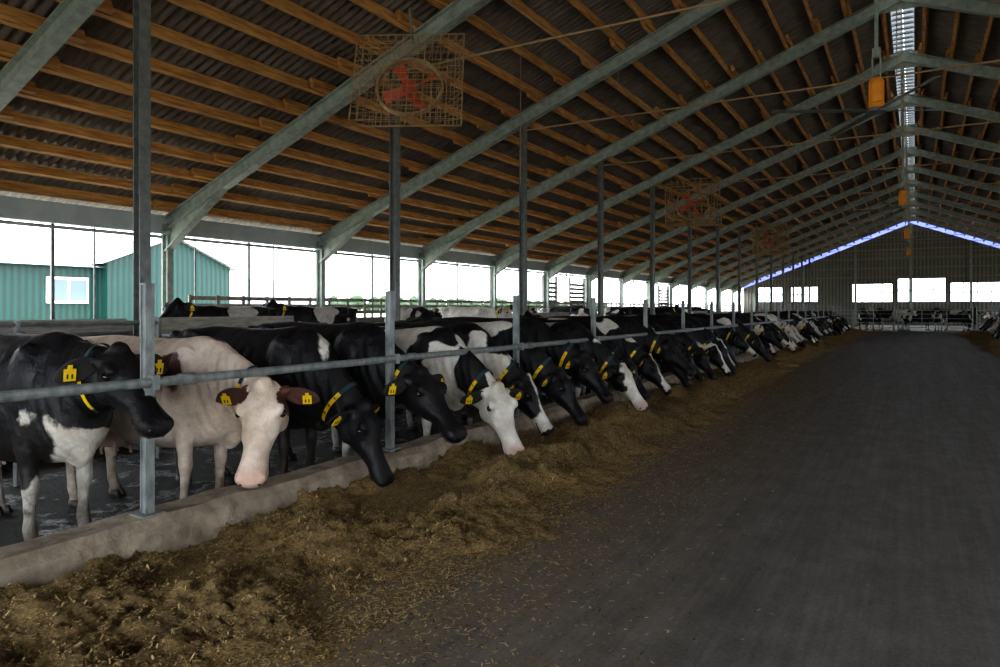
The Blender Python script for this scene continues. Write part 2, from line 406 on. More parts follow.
b_ = MB()
for k in range(14):
    y = 5.3+k*5
    if k in (0, 2, 5, 8): b_.box((-8.25, y+1.2, 1.38), (0.05, 2.3, 0.2), 0)
    for j in range(4):
        yy = y+j*1.25
        pts = [(-9.0, yy, 0.3), (-8.7, yy, 1.15), (-10.4, yy, 1.2), (-10.6, yy, 0.65), (-9.0, yy, 0.5)]
        for p, q in zip(pts[:-1], pts[1:]): b_.cyl(p, q, 0.028, 6, 1)
        b_.cyl((-8.7, yy, 0), (-8.7, yy, 1.3), 0.035, 6, 1)
b_.box((-8.25, 2.0, 1.40), (0.05, 6.0, 0.14), 0)
b_.cyl((-8.7, -5, 1.28), (-8.7, 70, 1.28), 0.03, 6, 1)
b_.cyl((-7.6, -5, 1.47), (-7.6, 5.0, 1.43), 0.03, 6, 1)
for y in (-4, -1.5, 1, 3.5, 5.0): b_.cyl((-7.6, y, PZ), (-7.6, y, 1.48), 0.035, 6, 1)
b_.obj('cubicle_rails', [M_plank, M_steel_d])
b_ = MB(); b_.box((-11.9, 34, 0.0), (6.4, 78, 0.2)); b_.obj('lying_bed', [M_lying])

def gate(x0, x1, y, name='lane_gate'):
    b_ = MB()
    for z in (0.3, 0.6, 0.9, 1.2, 1.45): b_.cyl((x0, y, z), (x1, y, z), 0.025, 6)
    n = max(2, int((x1-x0)/1.2))
    for k in range(n+1):
        x = x0+(x1-x0)*k/n; b_.cyl((x, y, 0.0 if k in (0, n) else 0.3), (x, y, 1.7 if k in (0, n) else 1.45), 0.035, 6)
    b_.obj(name, [M_steel])
gate(-4.9, -1.2, 54); gate(-1.0, 3.2, 54.3); gate(3.4, 7.5, 54); gate(-3, 3.6, 62)

# ------------------------------------------------------------------ fans
def ceiling_fan(x, y, z, rot):
    b_ = MB()
    b_.cyl((x,y,z+0.75), (x,y,z_raf(x)+0.3), 0.03, 8, 0)
    b_.cyl((x,y,z+0.62), (x,y,z+0.78), 0.07, 10, 0)
    b_.cyl((x-0.06,y,z+0.25), (x-0.06,y,z+0.65), 0.015, 6, 0); b_.cyl((x+0.06,y,z+0.25), (x+0.06,y,z+0.65), 0.015, 6, 0)
    b_.cyl((x,y,z-0.24), (x,y,z+0.22), 0.12, 14, 1); b_.cyl((x,y,z+0.22), (x,y,z+0.29), 0.12, 14, 1, 0.06)
    b_.box((x+0.02,y-0.12,z), (0.15,0.1,0.3), 1)
    b_.cyl((x,y,z-0.30), (x,y,z-0.24), 0.17, 14, 2)
    for k in range(4):
        a = rot+k*math.pi/2; d = Vector((math.cos(a), math.sin(a), 0)); p = Vector((x,y,z-0.27))
        R = Matrix.Rotation(a, 3, 'Z') @ Matrix.Rotation(0.2, 3, 'X')
        b_.box(p+d*0.95, (1.6, 0.10, 0.012), 2, R)
    b_.obj('ceiling_fan', [M_steel, M_orange, M_steel_d])
for k, y in enumerate((13.4, 26.6, 39.5, 52.0)): ceiling_fan(-0.56 if k == 0 else -0.35, y, 5.2, 0.5+k*0.7)

def caged_fan(c, s=1.0, rz=0.0, wr=0.007, n=14):
    b_ = MB(); T = Matrix.Translation(c) @ Matrix.Rotation(rz, 4, 'Z') @ Matrix.Rotation(math.radians(-20), 4, 'X') @ Matrix.Scale(s, 4)
    def P(u, v, w): return T @ Vector((u, w, v))
    A, B, D = 0.85, 0.55, 0.42
    for k in range(n+1):
        t = -1+2*k/n
        for (hs, w) in ((A, -D/2), (B, D/2)):
            b_.cyl(P(t*hs, -hs, w), P(t*hs, hs, w), wr, 4, 0); b_.cyl(P(-hs, t*hs, w), P(hs, t*hs, w), wr, 4, 0)
        for (e, g) in ((1,0), (-1,0), (0,1), (0,-1)):
            p = P(e*A if e else t*A, g*A if g else t*A, -D/2); q = P(e*B if e else t*B, g*B if g else t*B, D/2)
            b_.cyl(p, q, wr, 4, 0)
    for k in range(0, 5):
        hs = A+(B-A)*k/4; w = -D/2+D*k/4; cs = [P(-hs,-hs,w), P(hs,-hs,w), P(hs,hs,w), P(-hs,hs,w)]
        for i in range(4): b_.cyl(cs[i], cs[(i+1)%4], wr*1.7 if k in (0,4) else wr, 4, 0)
    b_.cyl(P(0,0,-0.05), P(0,0,0.22), 0.11*s, 12, 1)
    R = []
    for i in range(25):
        a = 2*math.pi*i/24; R.append([P(math.cos(a)*r, math.sin(a)*r, w) for (r, w) in ((0.50,-0.06),(0.53,-0.06),(0.53,0.03),(0.50,0.03))])
    b_.rings(R, 0)
    for k in range(4):
        a = 0.5+k*2*math.pi/4
        vs = []
        for (r, da, w) in ((0.1,-0.3,-0.03),(0.44,-0.25,-0.07),(0.47,0.18,0.03),(0.1,0.45,0.05)):
            vs.append(P(math.cos(a+da)*r, math.sin(a+da)*r, w))
        vs += [v+Vector((0,0.008,0.004)) for v in vs]
        b_.add(vs, [(0,1,2,3),(7,6,5,4),(0,4,5,1),(1,5,6,2),(2,6,7,3),(3,7,4,0)], 1)
    b_.cyl(P(0, A, 0), (c[0], c[1], z_raf(c[0])+0.3), 0.02, 6, 2)
    b_.obj('caged_wall_fan', [M_wire, M_red, M_steel_d])
caged_fan(Vector((-7.5, 9.6, 5.4)), 1.1, 0.5)
caged_fan(Vector((-7.45, 27.2, 5.6)), 1.2, 0.35, 0.011, 9)
caged_fan(Vector((-7.45, 44.0, 5.6)), 1.2, 0.35, 0.015, 7)
b_ = MB(); b_.cyl((-5.9, Y0+0.2, 6.75), (-5.9, Y1-0.3, 6.75), 0.013, 6); b_.cyl((5.3, Y0+0.2, 6.75), (5.3, Y1-0.3, 6.75), 0.013, 6)
for y in RAF: b_.cyl((-5.9, y, 6.75), (-5.9, y, z_raf(-5.9)+0.1), 0.008, 5)
b_.obj('cable_conduit', [M_wire])
b_ = MB(); b_.cyl((-7.2, 13.0, 4.2), (-7.2, 13.0, z_raf(-7.2)+0.4), 0.008, 5); b_.obj('pull_cord', [M_wire])

# ------------------------------------------------------------------ feed
def vnoise(x, y, seed):
    rs = np.random.RandomState(seed); T = rs.rand(256, 256)
    xi = np.floor(x).astype(int); yi = np.floor(y).astype(int); fx = x-xi; fy = y-yi
    fx = fx*fx*(3-2*fx); fy = fy*fy*(3-2*fy)
    g = lambda a, c: T[a % 256, c % 256]
    return (g(xi,yi)*(1-fx)+g(xi+1,yi)*fx)*(1-fy)+(g(xi,yi+1)*(1-fx)+g(xi+1,yi+1)*fx)*fy-0.5
TM = 2.35
def feed_h(t, y):
    edge = 1.75+0.45*vnoise(y*0.7, y*0+3, 5)+0.45*vnoise(y*2.5, y*0+1, 6)+0.25*vnoise(y*8, y*0+1, 7)
    edge = edge - 0.25*np.clip((y-6)/10, 0, 1)
    u = np.clip(t/edge, 0, 1.3)
    prof = np.where(u < 0.35, 0.55+0.45*u/0.35, np.clip(1-(u-0.35)/0.65, -0.3, 1))
    wx = t+0.15*vnoise(t*5, y*5, 21); wy = y+0.15*vnoise(t*5, y*5, 22)
    n1 = vnoise(t*2.4, y*2.0, 11); n2 = vnoise(wx*5+wy*1.3, wy*5-wx*1.1, 12); n3 = vnoise(wx*13+wy*3, wy*13-wx*3, 13); n4 = vnoise(t*31, y*31, 14)
    h = 0.16*prof*(0.85+1.4*n1) + (0.10*n2+0.075*n3+0.05*n4)*np.clip(prof*1.8+0.2, 0, 1)
    dig = np.exp(-((t-0.5)/0.3)**2)*np.clip(vnoise(y*1.15, y*0+9, 15)+0.25, 0, 1)*0.24
    h = h-dig-0.008*(u > 0.9)
    return np.maximum(h, -0.03)
def feed(sgn, x0, ya, yb, step):
    ts = np.arange(0, TM+0.06, step); ys = np.arange(ya, yb, step)
    Tt, Yy = np.meshgrid(ts, ys, indexing='ij'); H = feed_h(Tt, Yy)
    H = np.where(Tt > TM, -0.03, H); H = np.where((H < 0.03) & (Tt < 0.9), 0.012+H*0.2, H)
    V = np.stack([x0+sgn*Tt, Yy, H], -1).reshape(-1, 3); ny = len(ys)
    i, j = np.meshgrid(np.arange(len(ts)-1), np.arange(ny-1), indexing='ij'); a = (i*ny+j).ravel()
    F = np.stack([a, a+ny, a+ny+1, a+1], 1)
    return V, F
def np_obj(name, V, F, mat, smooth=True):
    me = bpy.data.meshes.new(name); me.from_pydata(V.tolist(), [], F.tolist()); me.update()
    me.polygons.foreach_set('use_smooth', [smooth]*len(F)); me.materials.append(mat)
    o = bpy.data.objects.new(name, me); COL.objects.link(o); return o
FX = -4.2
V1, F1 = feed(1, FX, -1.5, 9.0, 0.018); V2, F2 = feed(1, FX, 8.97, 52.5, 0.05)
np_obj('silage_feed', np.concatenate([V1, V2]), np.concatenate([F1, F2+len(V1)]), M_feed)
V, F = feed(-1, 3.80, 10, 52.5, 0.06); np_obj('silage_feed', V, F, M_feed)
n = 140000
yy = 0.2+np.random.rand(n)**1.6*18.0
far = np.random.rand(n) < 0.25
tt = np.where(far, 1.4+np.abs(np.random.randn(n))*0.65, np.random.rand(n)*1.9)
hh = np.where(tt < TM, np.maximum(feed_h(tt, yy), 0.0), 0.0)+0.003
ang = np.random.rand(n)*np.pi*2; tilt = np.where(tt < 1.5, (np.random.rand(n)-0.4)*0.9, 0.03)
Lh = 0.5*(0.008+0.028*np.random.rand(n)**1.8)*(1+yy*0.04); Wd = 0.5*(0.0025+0.004*np.random.rand(n))*(1+yy*0.08)
c = np.stack([FX+tt, yy, hh+np.abs(np.sin(tilt))*Lh*0.8], 1)
d = np.stack([np.cos(ang)*np.cos(tilt), np.sin(ang)*np.cos(tilt), np.sin(tilt)], 1)
s_ = np.stack([-np.sin(ang), np.cos(ang), np.zeros(n)], 1)
V = np.stack([c-d*Lh[:,None]-s_*Wd[:,None], c+d*Lh[:,None]-s_*Wd[:,None], c+d*Lh[:,None]+s_*Wd[:,None], c-d*Lh[:,None]+s_*Wd[:,None]], 1).reshape(-1, 3)
F = np.arange(4*n).reshape(n, 4)
o = np_obj('scattered_straw', V, F, M_straw, False)
at = o.data.attributes.new('rnd', 'FLOAT', 'POINT'); at.data.foreach_set('value', np.repeat(np.random.rand(n)**1.4, 4).astype(np.float32))

# ------------------------------------------------------------------ COWS
def bez(p0, p1, p2, t): return p0*(1-t)**2+p1*2*t*(1-t)+p2*t*t
def cow_mesh(name, poll=(1.30,0,0.72), pitch=60, yaw=0, bias=-0.25, legs=0.5, face='black', seed=0,
             voxel=0.022, red=False, collar=True, tags=True, step=0.0, nose_pink=0.0, tagbig=True, nfreq=1.7, hs=1.14):
    b_ = MB()
    st = [(-0.93,1.33,1.12,0.07,0.2),(-0.88,1.38,0.98,0.17,0.15),(-0.76,1.41,0.84,0.25,0.15),(-0.6,1.42,0.74,0.285,0.25),(-0.45,1.43,0.66,0.30,0.35),
          (-0.25,1.425,0.60,0.335,0.6),(-0.02,1.415,0.54,0.385,0.65),(0.2,1.41,0.53,0.385,0.65),(0.4,1.42,0.54,0.335,0.65),(0.56,1.44,0.56,0.28,0.7),
          (0.70,1.42,0.58,0.245,0.65),(0.83,1.34,0.62,0.21,0.45),(0.93,1.22,0.70,0.16,0.2),(0.98,1.10,0.80,0.09,0.1)]
    R = []
    for x, zt, zb, w, k in st:
        mid, h = (zt+zb)/2, (zt-zb)/2; ring = []
        for i in range(28):
            a = 2*math.pi*i/28; c, s = math.cos(a), math.sin(a)
            y = w*math.copysign(abs(s)**0.85, s)*(1-k*0.42*max(c, 0)**1.6)
            z = mid+h*math.copysign(abs(c)**0.92, c)
            ring.append((x, y, z))
        R.append(ring)
    b_.rings(R)
    for s in (-1, 1):
        b_.ell((-0.46, s*0.25, 1.35), (0.10,0.065,0.06)); b_.ell((-0.86, s*0.12, 1.33), (0.07,0.06,0.06))
        b_.ell((0.56, s*0.18, 1.08), (0.16,0.11,0.30)); b_.ell((-0.62, s*0.18, 1.02), (0.23,0.125,0.30)); b_.ell((0.70, s*0.14, 0.98), (0.15,0.1,0.15))
        fs = step*s; 
        fl = [(0.60,0.17,1.05,0.15,0.10),(0.54,0.19,0.84,0.115,0.085),(0.55,0.185,0.66,0.078,0.066),(0.56,0.18,0.52,0.056,0.052),(0.565,0.18,0.44,0.056,0.054),
              (0.56,0.18,0.36,0.040,0.040),(0.555,0.18,0.24,0.036,0.037),(0.56,0.18,0.16,0.046,0.046),(0.58,0.18,0.10,0.040,0.042),(0.60,0.18,0.06,0.052,0.05),(0.61,0.18,0.0,0.064,0.055)]
        hl = [(-0.62,0.17,1.10,0.22,0.12),(-0.57,0.20,0.92,0.19,0.115),(-0.52,0.205,0.80,0.15,0.09),(-0.58,0.20,0.70,0.105,0.07),(-0.67,0.19,0.60,0.072,0.055),(-0.73,0.185,0.52,0.062,0.05),
              (-0.73,0.185,0.44,0.050,0.045),(-0.715,0.185,0.32,0.040,0.038),(-0.70,0.185,0.21,0.040,0.040),(-0.69,0.185,0.15,0.047,0.046),(-0.67,0.185,0.10,0.042,0.042),(-0.65,0.185,0.06,0.052,0.05),(-0.64,0.185,0.0,0.064,0.055)]
        for lg, dsw in ((fl, fs), (hl, -fs*0.8)):
            R = []
            for x, y, z, rx, ry in lg:
                sw = dsw*max(0, (0.9-z)/0.9)
                R.append([(x+sw+rx*math.cos(2*math.pi*i/14), s*y+ry*math.sin(2*math.pi*i/14), z) for i in range(14)])
            b_.rings(R)
    b_.ell((-0.42, 0, 0.64), (0.21,0.16,0.17)); 
    for tx in (-0.34, -0.5):
        for ty in (-0.07, 0.07): b_.cyl((tx, ty, 0.53), (tx+0.01, ty*1.1, 0.42), 0.024, 8, 0, 0.018)
    b_.ell((0.82, 0, 0.74), (0.15,0.08,0.19))
    O = Vector(poll); p, yw = math.radians(pitch), math.radians(yaw)
    D = Vector((math.cos(p)*math.cos(yw), math.cos(p)*math.sin(yw), -math.sin(p))); W = Vector((-math.sin(yw), math.cos(yw), 0)); U = D.cross(W)
    def H(u, w, v): return O+(D*u+W*w+U*v)*hs
    P0 = Vector((0.55, 0, 1.10)); P2 = O+D*0.05*hs-U*0.055*hs
    fwd = (O-P0).length*0.5
    P1 = Vector((0.55+fwd*0.95, 0, 1.09 + (O.z-1.1)*0.30))
    NK = 9; R = []; frames = []
    for k in range(NK+1):
        t = k/NK; c = bez(P0, P1, P2, t); T = (bez(P0,P1,P2,min(t+0.02,1))-bez(P0,P1,P2,t-0.02)).normalized()
        sd = Vector((0,1,0)).lerp(W, t); sd = (sd-T*sd.dot(T)).normalized(); up = T.cross(sd)
        tall = 0.33*(1-t)**1.1+0.138*hs*(1-(1-t)**1.1); wide = 0.205*(1-t)+0.098*hs*t
        ring = []
        for i in range(20):
            a = 2*math.pi*i/20; ca, sa = math.cos(a), math.sin(a)
            wf = wide*(1-0.25*max(ca, 0)); ring.append(c+sd*(sa*wf)+up*(ca*tall*(1.0 if ca > 0 else 1.15)))
        R.append(ring); frames.append((c, T, sd, up, tall, wide))
    b_.rings(R)
    hd = [(-0.05,0.045,-0.10,0.06),(0.0,0.075,-0.145,0.092),(0.06,0.092,-0.175,0.116),(0.12,0.092,-0.185,0.130),(0.18,0.082,-0.18,0.126),(0.25,0.060,-0.155,0.096),(0.32,0.048,-0.12,0.078),
          (0.39,0.043,-0.098,0.072),(0.45,0.043,-0.09,0.077),(0.50,0.044,-0.09,0.088),(0.54,0.034,-0.082,0.086),(0.57,0.012,-0.062,0.062),(0.58,-0.005,-0.045,0.035)]
    R = []
    for u, vt, vb, w in hd:
        mid, h = (vt+vb)/2, (vt-vb)/2; ring = []
        for i in range(20):
            a = 2*math.pi*i/20; ca, sa = math.cos(a), math.sin(a)
            ww = w*math.copysign(abs(sa)**0.8, sa)*(1-0.38*max(-ca, 0)**1.3)
            ring.append(H(u, ww, mid+h*math.copysign(abs(ca)**0.9, ca)))
        R.append(ring)
    b_.rings(R)
    F3 = Matrix((D, W, U)).transposed()
    def E(c, r): b_.ell(c, tuple(q*hs for q in r), F=F3)
    for s in (-1, 1):
        E(H(0.15, s*0.106, 0.060), (0.05,0.032,0.028)); E(H(0.13, s*0.092, -0.09), (0.09,0.036,0.078)); E(H(0.53, s*0.054, 0.0), (0.045,0.034,0.037))
        E(H(0.235, s*0.082, -0.02), (0.10,0.022,0.022))
        b_.cyl(H(0.02, s*0.07, 0.01), H(-0.0, s*0.135, 0.0), 0.032*hs, 8)
    E(H(-0.0, 0, 0.075), (0.05,0.055,0.04))
    tmp = b_.obj('tmp', [])
    md = tmp.modifiers.new('r', 'REMESH'); md.mode = 'VOXEL'; md.voxel_size = voxel
    md2 = tmp.modifiers.new('s', 'SMOOTH'); md2.factor = 0.5; md2.iterations = 4 if voxel < 0.03 else 2
    dg = bpy.context.evaluated_depsgraph_get(); dg.update()
    me = bpy.data.meshes.new_from_object(tmp.evaluated_get(dg))
    bpy.data.objects.remove(tmp)
    nv = len(me.vertices); co = np.empty(nv*3, np.float32); me.vertices.foreach_get('co', co); co = co.reshape(-1, 3)
    rib = ((co[:,0] > -0.35) & (co[:,0] < 0.45) & (np.abs(co[:,1]) > 0.15) & (co[:,2] > 0.75) & (co[:,2] < 1.35))
    amp = 0.006*np.sin(co[:,0]*2*np.pi/0.105+co[:,2]*3.0)*np.clip((co[:,2]-0.75)/0.2, 0, 1)*np.clip((1.35-co[:,2])/0.15, 0, 1)
    co[:,1] += np.where(rib, amp*np.sign(co[:,1]), 0)
    fl_ = np.exp(-(((co[:,0]+0.36)/0.09)**2+((co[:,2]-1.20)/0.10)**2))*0.06
    co[:,1] -= np.where(np.abs(co[:,1]) > 0.1, fl_*np.sign(co[:,1]), 0)
    # skin folds on the neck
    nk = (co[:,0] > 0.72) & (co[:,0] < 1.15) & (np.abs(co[:,1]) > 0.05)
    co[:,1] += np.where(nk, 0.006*np.sin(co[:,0]*75+co[:,2]*25)*np.sign(co[:,1]), 0)
    body_v = [tuple(q) for q in co.tolist()]; body_f = [tuple(q.vertices) for q in me.polygons]
    bpy.data.meshes.remove(me)
    coat_a = np.zeros(nv); pink = np.zeros(nv); ish = np.zeros(nv)
    rel = (co-np.array(O))/hs; uu = rel@np.array(D); ww = rel@np.array(W); vv = rel@np.array(U)
    so = Vector((seed*13.7, seed*5.1, seed*9.3))
    for i in range(nv):
        x, y, z = body_v[i]; q = Vector((x, y*1.0, z))
        f = mnoise.noise(q*nfreq+so)*1.0+0.35*mnoise.noise(q*nfreq*2.6+so*2)+bias
        if z < 0.62: f += legs*min(1, (0.62-z)/0.2)
        if uu[i] > -0.02 and abs(ww[i]) < 0.2 and abs(vv[i]) < 0.26 and uu[i] < 0.7:
            ish[i] = 1
            u, w, v = uu[i], abs(ww[i]), vv[i]; nn = mnoise.noise(q*9+so)*0.03
            if face == 'black': f = -0.8
            elif face == 'blaze': f = 4*(0.035+nn+max(0, u-0.32)*0.5-w) if v > -0.03 else -0.5
            elif face == 'nose': f = max(4*(u-0.36+nn), 4*(0.02+nn-w) if v > 0 else -1)
            elif face == 'white': f = 0.8 if not (w > 0.088+nn and u < 0.125+nn and v > -0.13) else -0.5
            elif face == 'allwhite': f = 0.8
            elif face == 'patch': f = 4*(0.06+nn*2-w+max(0, u-0.2)*0.5)
            if nose_pink: pink[i] = 0.6*min(1, max(0, (u-0.47)/0.06))+0.35*max(0, 1-((u-0.165)/0.045)**2-((v-0.028)/0.045)**2)*(w > 0.09)
            if u > 0.515 and not nose_pink and face in ('black',): f = -0.8
            if u > 0.53 and not nose_pink and face not in ('black',): f = -0.6
        if (x+0.42)**2/0.06+y*y/0.04+(z-0.56)**2/0.035 < 1: pink[i] = 0.5
        coat_a[i] = f
    d_ = MB()
    for s in (-1, 1):
        d_.ell(H(0.165, s*0.122, 0.028), tuple(q*hs for q in (0.026,0.019,0.021)), 1, F=F3)
        d_.ell(H(0.563, s*0.048, -0.006), tuple(q*hs for q in (0.014,0.013,0.014)), 3, F=F3)
        pr = None
        for (u, w, v) in ((0.568,0.030,-0.055),(0.535,0.068,-0.06),(0.48,0.076,-0.055),(0.42,0.069,-0.052)):
            q = H(u, s*w, v)
            if pr is not None: d_.cyl(pr, q, 0.006, 6, 3)
            pr = q
        Ed = (W*s*0.93-D*0.10-U*0.20+Vector((0,0,-0.12))).normalized(); En = (D*0.75+U*0.35); En = (En-Ed*En.dot(Ed)).normalized(); Es = Ed.cross(En)
        base = H(0.015, s*0.105, 0.0); R = []
        for k in range(9):
            t = k/8; hwid = (0.02+0.056*math.sin(math.pi*min(1, t*0.93+0.05))**0.8*(1-0.25*t))*hs*0.92
            if k == 8: hwid = 0.012
            cc = base+Ed*(0.20*hs*t)+Vector((0,0,-0.03*t*t)); ring = []
            for i in range(12):
                a = 2*math.pi*i/12; sx = math.cos(a); th = math.sin(a)*0.007
                cup = 0.022*(sx*sx)*math.sin(math.pi*min(1, t+0.15))
                ring.append(cc+Es*(sx*hwid)+En*(th+cup))
            R.append(ring)
        d_.rings(R, 7)
        if tags:
            c = base+Ed*0.13*hs+En*0.02-Vector((0,0,0.025)); 
            up = Vector((0,0,1)); up = (up-En*up.dot(En)).normalized(); sx = up.cross(En)
            Rm = Matrix((sx, up, En)).transposed()
            d_.box(c, (0.064, 0.074, 0.005), 4, Rm)
            d_.box(c+up*0.046, (0.026, 0.03, 0.005), 4, Rm)
            for kk in (-0.012, 0.012): d_.box(c+sx*kk+En*0.003-up*0.008, (0.009, 0.028, 0.003), 6, Rm)
    for s in (-1, 1):
        for (x, y, dsw) in ((0.61,0.18,step*s),(-0.64,0.185,-step*s*0.8)):
            x = x+dsw*0.96
            for cl in (-1, 1):
                R = []
                for z, rx, ry, ox in ((0.0,0.068,0.030,0.012),(0.03,0.062,0.029,0.006),(0.062,0.05,0.026,0.0)):
                    R.append([(x+ox+rx*math.cos(2*math.pi*i/10), s*y+cl*0.030+ry*math.sin(2*math.pi*i/10), z) for i in range(10)])
                d_.rings(R, 2)
    R = []
    sway = random.uniform(-0.05, 0.05)
    for (x, z, r) in ((-0.86,1.36,0.03),(-0.95,1.34,0.028),(-0.99,1.24,0.024),(-1.0,1.05,0.019),(-1.0,0.85,0.016),(-0.99,0.68,0.018),(-0.985,0.58,0.032),(-0.98,0.45,0.036),(-0.975,0.33,0.006)):
        R.append([(x+r*math.cos(2*math.pi*i/8), sway*(1.36-z)+r*math.sin(2*math.pi*i/8), z) for i in range(8)])
    d_.rings(R, 0)
    if collar:
        c, T, sd, up, tall, wide = frames[7]; NS = 36; n0 = len(d_.v)
        for kk, dt in ((0, -0.02), (1, 0.02)):
            for i in range(NS):
                a = 2*math.pi*i/NS; ca, sa = math.cos(a), math.sin(a); wf = wide*(1-0.25*max(ca, 0))
                d_.v.append(tuple(c+T*dt+sd*(sa*(wf+0.014))+up*(ca*(tall+0.014)*(1.0 if ca > 0 else 1.15))))
        for i in range(NS):
            d_.f.append((n0+i, n0+(i+1)%NS, n0+NS+(i+1)%NS, n0+NS+i)); ang_ = (i+0.5)*360/NS
            yel = tagbig and ((60 < ang_ < 150) or (210 < ang_ < 300))
            d_.mi.append(4 if yel else 5)
            if yel and (i % 2 == 0) and (abs(ang_-100) < 28 or abs(ang_-260) < 28):
                a = math.radians(ang_); ca, sa = math.cos(a), math.sin(a); wf = wide*(1-0.25*max(ca, 0))
                pc = c+sd*(sa*(wf+0.018))+up*(ca*(tall+0.018)*(1.0 if ca > 0 else 1.15))
                outw = (sd*sa+up*ca*0.3).normalized(); bb = outw.cross(T)
                d_.box(pc, (0.024, 0.008, 0.006), 6, Matrix((T, bb, outw)).transposed())
    nb = len(body_v); V = body_v+d_.v; Fc = body_f+[tuple(i+nb for i in q) for q in d_.f]; mi = [0]*len(body_f)+d_.mi
    me = bpy.data.meshes.new(name); me.from_pydata(V, [], Fc); me.update()
    for k, mt in enumerate(COWMATS):
        if red and k == 0: mt = M_coatR
        if red and k == 7: mt = M_earR
        me.materials.append(mt)
    me.polygons.foreach_set('material_index', mi)
    me.polygons.foreach_set('use_smooth', [q not in (4, 6) for q in mi])
    ext = len(d_.v)
    for nm, arr, fill in (('coat', coat_a, -0.6 if bias < 0 else 0.5), ('pink', pink, 0), ('ishead', ish, 0)):
        at = me.attributes.new(nm, 'FLOAT', 'POINT'); at.data.foreach_set('value', np.concatenate([arr, np.full(ext, fill)]).astype(np.float32))
    return me
CS = 1.10
def place_cow(me, x, y, rz=0.0, sc=1.0, z=PZ, name='cow'):
    o = bpy.data.objects.new(name, me); o.location = (x, y, z); o.rotation_euler = (0, 0, math.radians(rz)); o.scale = (sc,)*3
    COL.objects.link(o); return o

LOW = dict(poll=(1.27,0,0.80), pitch=54)
MID = dict(poll=(1.29,0,0.93), pitch=44)
near = [
 (2.76, -6.02, 0, 1.0, dict(poll=(1.23,0,1.27), pitch=35, yaw=-6, bias=-0.30, legs=0.9, face='black', seed=1, voxel=0.018, hs=1.14)),
 (3.70, -5.72, 8, 0.96, dict(poll=(1.33,-0.16,1.06), pitch=55, yaw=-64, bias=0.42, legs=0.3, face='white', seed=2, red=True, voxel=0.017, nose_pink=1, hs=1.26)),
 (4.66, -5.60, 2, 1.0, dict(poll=(1.22,0,0.78), pitch=64, yaw=5, bias=-0.5, legs=0.3, face='black', seed=3, voxel=0.02)),
 (5.48, -5.50, -3, 1.02, dict(poll=(1.22,0,0.95), pitch=40, yaw=-8, bias=-0.6, legs=0.4, face='black', seed=4, voxel=0.02, hs=1.2)),
 (6.50, -5.30, -2, 0.98, dict(poll=(1.34,-0.05,0.80), pitch=54, yaw=-26, bias=0.12, legs=0.6, face='allwhite', seed=5.5, voxel=0.019, nose_pink=1, nfreq=2.6, hs=1.22)),
 (7.30, -5.48, 2, 1.0, dict(poll=(1.29,0,0.80), pitch=58, yaw=4, bias=-0.6, legs=0.6, face='nose', seed=6, voxel=0.02)),
 (8.15, -5.42, 0, 1.0, dict(poll=(1.29,0,0.80), pitch=54, yaw=0, bias=-0.35, legs=0.6, face='black', seed=17, voxel=0.022)),
 (9.0, -5.5, 0, 1.03, dict(poll=(1.30,0,0.92), pitch=48, yaw=-10, bias=-0.6, legs=0.4, face='black', seed=8, voxel=0.022)),
 (9.85, -5.18, -3, 0.98, dict(poll=(1.33,0,0.78), pitch=46, yaw=-22, bias=-0.12, legs=0.6, face='patch', seed=9, voxel=0.022, nose_pink=1)),
 (10.75, -5.48, 2, 1.0, dict(poll=(1.28,0,0.82), pitch=56, yaw=0, bias=-0.4, legs=0.6, face='black', seed=10, voxel=0.024)),
 (11.6, -5.42, 0, 1.0, dict(poll=(1.30,0,0.80), pitch=52, yaw=8, bias=-0.1, legs=0.6, face='blaze', seed=11, voxel=0.024)),
 (12.5, -5.38, 0, 1.02, dict(poll=(1.32,0,0.95), pitch=42, yaw=-8, bias=-0.6, legs=0.4, face='black', seed=12, voxel=0.024)),
]
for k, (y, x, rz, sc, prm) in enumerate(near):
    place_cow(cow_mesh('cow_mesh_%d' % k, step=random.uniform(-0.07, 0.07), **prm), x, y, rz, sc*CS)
lib = []
for k, (f, bs, ps, wv, rd) in enumerate([('black',-0.45,LOW,0,False),('blaze',-0.2,LOW,-12,False),('allwhite',0.15,MID,-15,False),('nose',-0.35,MID,8,False),
                                   ('black',-0.6,MID,-5,False),('patch',-0.2,LOW,12,False),('white',0.3,LOW,-6,True),('black',-0.5,LOW,-8,False)]):
    lib.append(cow_mesh('cow_far_%d' % k, bias=bs, face=f, seed=20+k, voxel=0.032, yaw=wv, legs=0.5, red=rd, step=random.uniform(-0.06,0.06), **ps))
y = 13.4; last = -1
wts = [3,1.5,1,2,3,1.5,0.5,3]
while y < 51.5:
    k = last
    while k == last: k = random.choices(range(8), wts)[0]
    last = k
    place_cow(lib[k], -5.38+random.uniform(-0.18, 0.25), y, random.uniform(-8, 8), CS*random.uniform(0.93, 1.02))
    y += random.uniform(0.70, 0.98)
up1 = cow_mesh('cow_up_1', poll=(1.20,0,1.45), pitch=30, yaw=15, bias=-0.4, legs=0.5, face='black', seed=31, voxel=0.034)
up2 = cow_mesh('cow_up_2', poll=(1.25,0,1.25), pitch=40, yaw=-20, bias=-0.05, legs=0.5, face='blaze', seed=32, voxel=0.034)
up3 = cow_mesh('cow_up_3', poll=(1.22,0,1.35), pitch=35, yaw=0, bias=0.3, legs=0.5, face='allwhite', seed=33, voxel=0.034)
